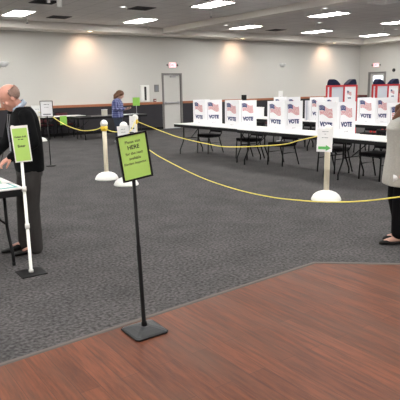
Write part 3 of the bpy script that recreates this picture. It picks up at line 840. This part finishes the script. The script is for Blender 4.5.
# ---------------------------------------------------------------- people
def ell(bm, c, r, mtx=None, n=20):
    q = bmesh.ops.create_uvsphere(bm, u_segments=n, v_segments=n//2+2, radius=1)
    S = Matrix.Translation(c) @ (mtx if mtx else Matrix.Identity(4)) @ Matrix.Diagonal((*r, 1))
    bmesh.ops.transform(bm, matrix=S, verts=q['verts'])
def limb(bm, pts, rad, n=14):
    for a, b, ra, rb in zip(pts, pts[1:], rad, rad[1:]):
        a = Vector(a); b = Vector(b); tube(bm, [a, a.lerp(b, .5), b], [ra, (ra+rb)/2*1.01, rb], n)
    for p, r_ in zip(pts, rad): ell(bm, p, (r_, r_, r_), n=14)
def torso(bm, secs, n=24):
    out = []
    for x, y, z, rx, ry in secs:
        out.append([Vector((x+rx*math.copysign(abs(math.cos(2*PI*k/n))**.85, math.cos(2*PI*k/n)), y+ry*math.copysign(abs(math.sin(2*PI*k/n))**.85, math.sin(2*PI*k/n)), z)) for k in range(n)])
    rings(bm, out)
def head_mtx(c, pitch, yaw=0, roll=0):
    return Matrix.Translation(c) @ Matrix.Rotation(yaw, 4, 'Z') @ Matrix.Rotation(-pitch, 4, 'X') @ Matrix.Rotation(roll, 4, 'Y')
def head(bm, hm, s=1.0):
    """face towards +Y in head space; centre of skull at origin"""
    def e(c, r, rot=None):
        m_ = hm @ Matrix.Translation(Vector(c)*s) @ (rot or Matrix.Identity(4))
        ell(bm, (0, 0, 0), [k*s for k in r], m_)
    e((0, -.012, .025), (.078, .098, .088))          # cranium
    e((0, .022, -.035), (.063, .070, .085))          # face
    e((0, .045, -.085), (.040, .042, .034))          # jaw / chin
    e((0, .078, .012), (.052, .016, .012))           # brow
    e((0, .094, -.028), (.012, .022, .020)); e((0, .088, -.008), (.009, .014, .024))  # nose
    e((0, .080, -.066), (.024, .014, .010))          # mouth mound
    for q in (-1, 1):
        e((q*.079, -.005, -.018), (.010, .020, .031), Matrix.Rotation(q*-.35, 4, 'Z'))  # ears
        e((q*.042, .060, -.035), (.022, .020, .022))  # cheeks
def face_parts(t, body, hm, s=1.0):
    for q in (-1, 1):
        bm = bmesh.new(); ell(bm, (0, 0, 0), (.0105*s, .006*s, .0065*s), hm @ Matrix.Translation(Vector((q*.031, .0800, -.010))*s)); e = obj('eye', bm, M['eye'], body, True)
        bm = bmesh.new(); ell(bm, (0, 0, 0), (.0048*s, .0035*s, .0050*s), hm @ Matrix.Translation(Vector((q*.031, .0845, -.011))*s)); obj('iris', bm, M['iris'], e, True)
    bm = bmesh.new(); ell(bm, (0, 0, 0), (.022*s, .008*s, .006*s), hm @ Matrix.Translation(Vector((0, .0905, -.066))*s)); obj('mouth', bm, M['lip'], body, True)
def hand(bm, wrist, fdir, pdir, curl=.5, side=1, spread=.04):
    """fdir along the fingers, pdir = palm normal (towards what is held), side = +1 thumb on fdir x pdir side"""
    w = Vector(wrist); f = Vector(fdir).normalized(); p = Vector(pdir); p = (p-f*p.dot(f)).normalized(); a = f.cross(p)*side
    def tr(x, y, z): return w+a*x+f*y+p*z
    # palm
    m_ = Matrix((( *a, 0), (*f, 0), (*p, 0), (0, 0, 0, 1))).transposed(); m_.translation = tr(0, .048, 0)
    ell(bm, (0, 0, 0), (.041, .052, .016), m_)
    limb(bm, [tr(0, -.02, 0), tr(0, .02, 0)], [.026, .024], 12)
    for k, (x, L) in enumerate(((.030, .070), (.010, .080), (-.010, .074), (-.029, .056))):
        d = (f*math.cos(curl*.3)+p*math.sin(curl*.3)+a*x*spread*10).normalized(); b = tr(x, .085-abs(x)*.2, 0)
        p1 = b+d*L*.42
        d2 = (f*math.cos(curl*1.1)+p*math.sin(curl*1.1)); p2 = p1+d2*L*.32
        d3 = (f*math.cos(curl*1.8)+p*math.sin(curl*1.8)); p3 = p2+d3*L*.26
        limb(bm, [tr(x*.8, .05, 0), b, p1, p2, p3], [.010, .0095, .0088, .0080, .0070], 10)
    b = tr(.030, .018, .004); d = (a*.75+f*.65+p*.3).normalized(); p1 = b+d*.034; p2 = p1+(a*.3+f*.8+p*.45).normalized()*.030; p3 = p2+(f*.85+p*.6).normalized()*.024
    limb(bm, [tr(.012, .01, 0), b, p1, p2, p3], [.014, .014, .0115, .0100, .0085], 10)

def shoe(bm, c, L=.28, yaw=0, w=.046):
    m_ = Matrix.Translation(c) @ Matrix.Rotation(yaw, 4, 'Z')
    def P(r): return [m_ @ Vector(v) for v in r]
    out = []
    for y, ww, h in ((-.075, .022, .05), (-.07, .032, .07), (-.03, .037, .085), (.03, .040, .075), (.09, .046, .052), (.14, .046, .04), (.18, .036, .03), (.195, .018, .02)):
        out.append(P([(ww*math.cos(2*PI*k/12), y, h/2+ (h/2)*math.sin(2*PI*k/12)) for k in range(12)]))
    rings(bm, out)

# ---- man: local frame faces +Y
man = thing('person', 'bald man in black pullover and charcoal trousers bending over the left table, pen in hand', 'person', (1.705, 5.44, 0), math.radians(86))
hm = head_mtx((0, .128, 1.580), math.radians(34))
bm = bmesh.new()
head(bm, hm, 1.04)
limb(bm, [(0, .01, 1.42), (0, .055, 1.49), (0, .09, 1.535)], [.065, .060, .058])
torso(bm, [(0, 0, .90, .15, .10), (0, 0, 1.0, .15, .105), (0, .0, 1.2, .155, .10), (0, .0, 1.36, .165, .09), (0, .0, 1.43, .07, .06)])
hipz = .90
armL = [(-.185, .03, 1.40), (-.235, -.01, 1.15), (-.20, .20, 1.015)]
armR = [(.185, .05, 1.40), (.235, .12, 1.15), (.14, .33, .98)]
for a in (armL, armR): limb(bm, a, [.052, .042, .027])
for s, fx, fy in ((-1, -.095, .05), (1, .12, .12)):
    limb(bm, [(s*.085, 0, .90), (s*.095, .02, .50), (fx, fy-.03, .09)], [.088, .055, .042]); limb(bm, [(fx, fy-.02, .06), (fx, fy+.08, .04)], [.035, .028])
hand(bm, armL[-1], (.25, .8, -.42), (.35, .1, -1), .75, 1)
hand(bm, armR[-1], (-.35, .8, -.5), (-.1, .1, -1), .35, -1)
body = organic('body', bm, M['skin'], man, .0065, 4)
face_parts(man, body, hm, 1.04)
# pullover
bm = bmesh.new()
torso(bm, [(0, -.012, .84, .178, .132), (0, -.012, .88, .185, .138), (0, -.005, 1.0, .192, .148), (0, .0, 1.15, .197, .150), (0, .004, 1.28, .205, .142), (0, .0, 1.37, .205, .125), (0, .0, 1.43, .165, .105), (0, .018, 1.485, .090, .085)])
limb(bm, armL, [.072, .062, .043]); limb(bm, armR, [.072, .062, .043])
organic('pullover', bm, M['pull'], man, .009, 6)
# collar
bm = bmesh.new(); cm = Matrix.Translation((0, .042, 1.490)) @ Matrix.Rotation(math.radians(-38), 4, 'X')
n = 28; out = []
for r_, z in ((.074, -.02), (.080, -.02), (.076, .026), (.069, .026)):
    out.append([cm @ Vector((r_*math.cos(2*PI*k/n), r_*1.05*math.sin(2*PI*k/n), z)) for k in range(n)])
rings(bm, out+[out[0]], close=False); obj('collar', bm, M['collar'], man, True)
# trousers
bm = bmesh.new()
torso(bm, [(0, -.005, .80, .165, .125), (0, -.005, .9, .168, .125), (0, 0, .97, .160, .115)])
limb(bm, [(-.085, -.005, .84), (-.092, .02, .50), (-.095, .01, .055)], [.100, .078, .070])
limb(bm, [(.085, .0, .84), (.10, .05, .50), (.12, .07, .055)], [.100, .078, .070])
organic('trousers', bm, M['trous'], man, .009, 5)
for x, y, w_ in ((-.095, .04, -.1), (.12, .105, .1)):
    bm = bmesh.new(); shoe(bm, (x, y+.02, 0), yaw=w_); organic('shoe', bm, M['leather'], man, .006, 3)
# fringe of grey hair: shell over the back and sides of the skull
bm = bmesh.new(); ell(bm, (0, 0, 0), (.0845, .1045, .0945), Matrix.Translation((0, -.013, .024)), n=40)
bmesh.ops.delete(bm, geom=[v for v in bm.verts if v.co.y > .012-.25*max(0, v.co.z-.02) or v.co.z > .072 or v.co.z < -.055 or (v.co.z < -.03 and v.co.y > -.03)], context='VERTS')
bmesh.ops.transform(bm, matrix=hm @ Matrix.Scale(1.04, 4), verts=bm.verts)
me = eval_mods(bm, [('SOLIDIFY', dict(thickness=.004, offset=0))]); me.materials.clear()
for p in me.polygons: p.use_smooth = True
link('hair', me, man, M['greyhair'])
# emblem and lanyard
obj('chest_emblem', boxm(-.018, .018, -.001, .001, -.014, .014), M['paper'], man); e = children(man)[-1]
e.location = (-.12, .148, 1.30); e.rotation_euler = (math.radians(-8), 0, math.radians(28))
bm = bmesh.new(); tube(bm, [(-.05, .145, 1.42), (-.045, .166, 1.3), (-.02, .168, 1.15)], .004, 6); tube(bm, [(.04, .145, 1.42), (.03, .166, 1.3), (-.02, .168, 1.15)], .004, 6); box(bm, -.045, .005, .160, .166, 1.06, 1.145, .002)
obj('lanyard', bm, M['inkg'], man)
# pen, held
wl = Vector(armL[-1]); pen = tubem([(0, 0, 0), (0, 0, .12), (0, 0, .14)], [.002, .0042, .0042], 8)
po = obj('pen', pen, M['blackp'], None, True); po.matrix_world = man.matrix_basis @ Matrix.Translation(wl+Vector((.055, .10, -.08))) @ Matrix.Rotation(math.radians(18), 4, 'X')
tag(po, 'dark pen in the left hand of the bald man', 'pen')

# ---- woman in plaid, far
wf = thing('person', 'brown-haired woman in blue plaid shirt looking down at a phone by the far table', 'person', (7.64, 15.2, 0), math.radians(-136)); wf.scale = (1.18, 1.2, .98)
hm = head_mtx((0, .10, 1.475), math.radians(30))
bm = bmesh.new(); head(bm, hm, .98)
limb(bm, [(0, .0, 1.30), (0, .04, 1.38), (0, .06, 1.43)], [.055, .050, .048])
torso(bm, [(0, 0, .84, .145, .10), (0, 0, .95, .13, .09), (0, 0, 1.15, .145, .10), (0, 0, 1.28, .15, .09), (0, .01, 1.35, .07, .06)])
aL = [(-.16, 0, 1.28), (-.20, -.02, 1.05), (-.05, .24, 1.03)]; aR = [(.16, 0, 1.28), (.20, -.02, 1.05), (.05, .24, 1.03)]
for a in (aL, aR): limb(bm, a, [.045, .037, .024])
for s in (-1, 1):
    limb(bm, [(s*.08, 0, .84), (s*.085, .02, .47), (s*.09, -.02, .09)], [.085, .052, .038]); limb(bm, [(s*.09, -.02, .06), (s*.09, .08, .04)], [.032, .026])
hand(bm, aL[-1], (.25, .9, .15), (.3, .1, 1), .7, -1); hand(bm, aR[-1], (-.25, .9, .15), (-.3, .1, 1), .7, 1)
body = organic('body', bm, M['skin2'], wf, .008, 4); face_parts(wf, body, hm, .98)
bm = bmesh.new()
torso(bm, [(0, 0, .78, .185, .14), (0, 0, .90, .178, .135), (0, 0, 1.05, .170, .130), (0, .01, 1.18, .180, .140), (0, .0, 1.27, .175, .115), (0, 0, 1.32, .13, .09), (0, .02, 1.37, .066, .062)])
limb(bm, aL[:2]+[(-.08, .19, 1.034)], [.064, .056, .043]); limb(bm, aR[:2]+[(.08, .19, 1.034)], [.064, .056, .043])
organic('shirt', bm, M['plaid'], wf, .012, 5)
bm = bmesh.new(); torso(bm, [(0, 0, .76, .165, .12), (0, 0, .85, .162, .118), (0, 0, .92, .15, .105)])
for s in (-1, 1): limb(bm, [(s*.08, 0, .80), (s*.085, .02, .47), (s*.09, -.01, .09)], [.098, .070, .058])
organic('jeans', bm, M['jeans'], wf, .012, 4)
for s in (-1, 1):
    bm = bmesh.new(); shoe(bm, (s*.09, .0, 0)); organic('shoe', bm, M['white'], wf, .007, 3)
bm = bmesh.new()
ell(bm, (0, 0, 0), (.093, .110, .100), hm @ Matrix.Translation((0, -.028, .032)))
for s in (-1, 1): limb(bm, [hm @ Vector((s*.07, -.02, .03)), hm @ Vector((s*.085, -.035, -.06)), hm @ Vector((s*.075, -.05, -.15))], [.035, .036, .02])
limb(bm, [hm @ Vector((0, -.08, .0)), hm @ Vector((0, -.095, -.08)), hm @ Vector((0, -.09, -.17))], [.06, .065, .03])
organic('hair', bm, M['brownhair'], wf, .009, 4)
ph = obj('phone', boxm(-.036, .036, -.075, .075, -.004, .004, .003), M['blackp']); ph.matrix_world = wf.matrix_basis @ Matrix.Translation((0, .335, 1.075)) @ Matrix.Rotation(math.radians(25), 4, 'X')
tag(ph, 'dark phone held by the woman in plaid', 'phone')

# ---- woman in grey cardigan, right edge
wr = thing('person', 'auburn-haired woman in light grey cardigan and black trousers at the right edge', 'person', (4.885, 3.30, 0), math.radians(52))
hm = head_mtx((.0, -.010, 1.535), math.radians(24))
bm = bmesh.new(); head(bm, hm, .98)
limb(bm, [(0, -.01, 1.35), (0, -.02, 1.42), (0, -.04, 1.48)], [.055, .050, .048])
torso(bm, [(0, 0, .86, .15, .10), (0, 0, .98, .135, .09), (0, 0, 1.18, .15, .10), (0, 0, 1.32, .155, .09), (0, .01, 1.39, .07, .06)])
aL = [(-.17, -.01, 1.31), (-.225, -.05, 1.03), (-.215, .045, .80)]; aR = [(.17, 0, 1.31), (.225, -.02, 1.03), (.215, .06, .80)]
for a in (aL, aR): limb(bm, a, [.047, .039, .025])
feet = ((-.085, .055), (.095, -.03))
for s, (fx, fy) in zip((-1, 1), feet):
    limb(bm, [(s*.085, 0, .86), (s*.088, .02, .48), (fx, fy-.03, .09)], [.088, .054, .038]); limb(bm, [(fx, fy-.03, .065), (fx, fy+.04, .048), (fx, fy+.11, .030)], [.034, .031, .026])
hand(bm, aL[-1], (.15, .25, -1), (1, .1, .0), 1.0, 1); hand(bm, aR[-1], (-.1, .25, -1), (-1, .1, 0), .5, -1)
body = organic('body', bm, M['skin2'], wr, .0065, 4); face_parts(wr, body, hm, .98)
bm = bmesh.new()
torso(bm, [(0, .0, .625, .240, .192), (0, .0, .66, .240, .192), (0, .0, .80, .225, .182), (0, 0, .95, .200, .165), (0, 0.005, 1.08, .190, .160), (0, .015, 1.2, .195, .165), (0, .0, 1.30, .185, .118), (0, 0, 1.35, .14, .095), (0, -.01, 1.41, .072, .066)])
limb(bm, aL, [.074, .068, .046]); limb(bm, aR, [.072, .066, .046])
organic('cardigan', bm, M['cardigan'], wr, .009, 5)
bm = bmesh.new(); torso(bm, [(0, 0, .62, .165, .12), (0, 0, .85, .165, .12), (0, 0, .95, .15, .105)])
for s, (fx, fy) in zip((-1, 1), feet): limb(bm, [(s*.085, 0, .82), (s*.088, .025, .48), (fx, fy-.025, .135)], [.105, .090, .080])
organic('trousers', bm, M['slacks'], wr, .009, 4)
for fx, fy in feet:
    # ballet flat: low open shoe
    bm = bmesh.new(); out = []
    for y, ww, h in ((-.075, .024, .05), (-.06, .033, .05), (0, .037, .045), (.06, .042, .040), (.10, .046, .052), (.135, .042, .046), (.165, .028, .030), (.174, .012, .016)):
        out.append([Vector((fx+ww*math.cos(2*PI*k/12), fy+y, h/2+h/2*math.sin(2*PI*k/12))) for k in range(12)])
    rings(bm, out); organic('shoe', bm, M['leather'], wr, .005, 2)
bm = bmesh.new()
ell(bm, (0, 0, 0), (.092, .108, .100), hm @ Matrix.Translation((0, -.026, .032)))
for s in (-1, 1):
    for k in range(8):
        g = k/7
        A_ = hm @ Vector((s*(.050+.025*g), .030-.09*g, .055-.01*g)); B_ = hm @ Vector((s*.088, .040-.09*g, -.02)); C_ = hm @ Vector((s*.092, .035-.08*g, -.085))
        if s < 0: D_ = Vector((-.115-.01*g, .085-.06*g, 1.405)); E_ = Vector((-.125, .135-.05*g, 1.345)); F_ = Vector((-.13, .172-.04*g, 1.30+.02*g))
        else: D_ = Vector((.11, .06-.06*g, 1.41)); E_ = Vector((.115, .065-.06*g, 1.37)); F_ = Vector((.115, .07-.06*g, 1.345))
        limb(bm, [A_, B_, C_, D_, E_, F_], [.028, .026, .026, .022, .017, .011])
limb(bm, [hm @ Vector((0, -.07, .0)), hm @ Vector((0, -.075, -.09)), Vector((0, -.06, 1.40))], [.06, .065, .045])
organic('hair', bm, M['auburn'], wr, .008, 4)
rp = obj('rolled_paper', tubem([(0, -.06, 0), (0, .06, 0)], .036, 18), M['paper'], None, True); rp.matrix_world = wr.matrix_basis @ Matrix.Translation((-.165, .085, .715))
tag(rp, 'white rolled paper in the lowered hand of the woman in grey, right edge', 'paper')

# ---------------------------------------------------------------- world, camera, view
w = bpy.data.worlds.new('w'); sc.world = w; w.use_nodes = True
w.node_tree.nodes['Background'].inputs['Color'].default_value = (.8, .85, 1, 1); w.node_tree.nodes['Background'].inputs['Strength'].default_value = .2
f_, d_, rho, Hc = 540., 113.5, .0177, 1.65
az = math.atan2(math.hypot(f_, d_), 785.); p_ = math.atan(d_/f_)
hv = Vector((math.sin(az), math.cos(az), 0)); R0 = Vector((math.cos(az), -math.sin(az), 0)); Zv = Vector((0, 0, 1))
F = hv*math.cos(p_)-Zv*math.sin(p_); U0 = Zv*math.cos(p_)+hv*math.sin(p_)
r_ = R0*math.cos(rho)-U0*math.sin(rho); u_ = R0*math.sin(rho)+U0*math.cos(rho)
cam = bpy.data.cameras.new('camera'); co = bpy.data.objects.new('camera', cam); C.objects.link(co)
mw = Matrix(((r_.x, u_.x, -F.x, 0), (r_.y, u_.y, -F.y, 0), (r_.z, u_.z, -F.z, Hc), (0, 0, 0, 1)))
co.matrix_world = mw
cam.sensor_fit = 'HORIZONTAL'; cam.sensor_width = 36; cam.lens = 36*f_/400; cam.clip_end = 200; cam.clip_start = .05
sc.camera = co
sc.view_settings.view_transform = 'Standard'; sc.view_settings.look = 'None'; sc.view_settings.gamma = 1; sc.view_settings.exposure = 1.22
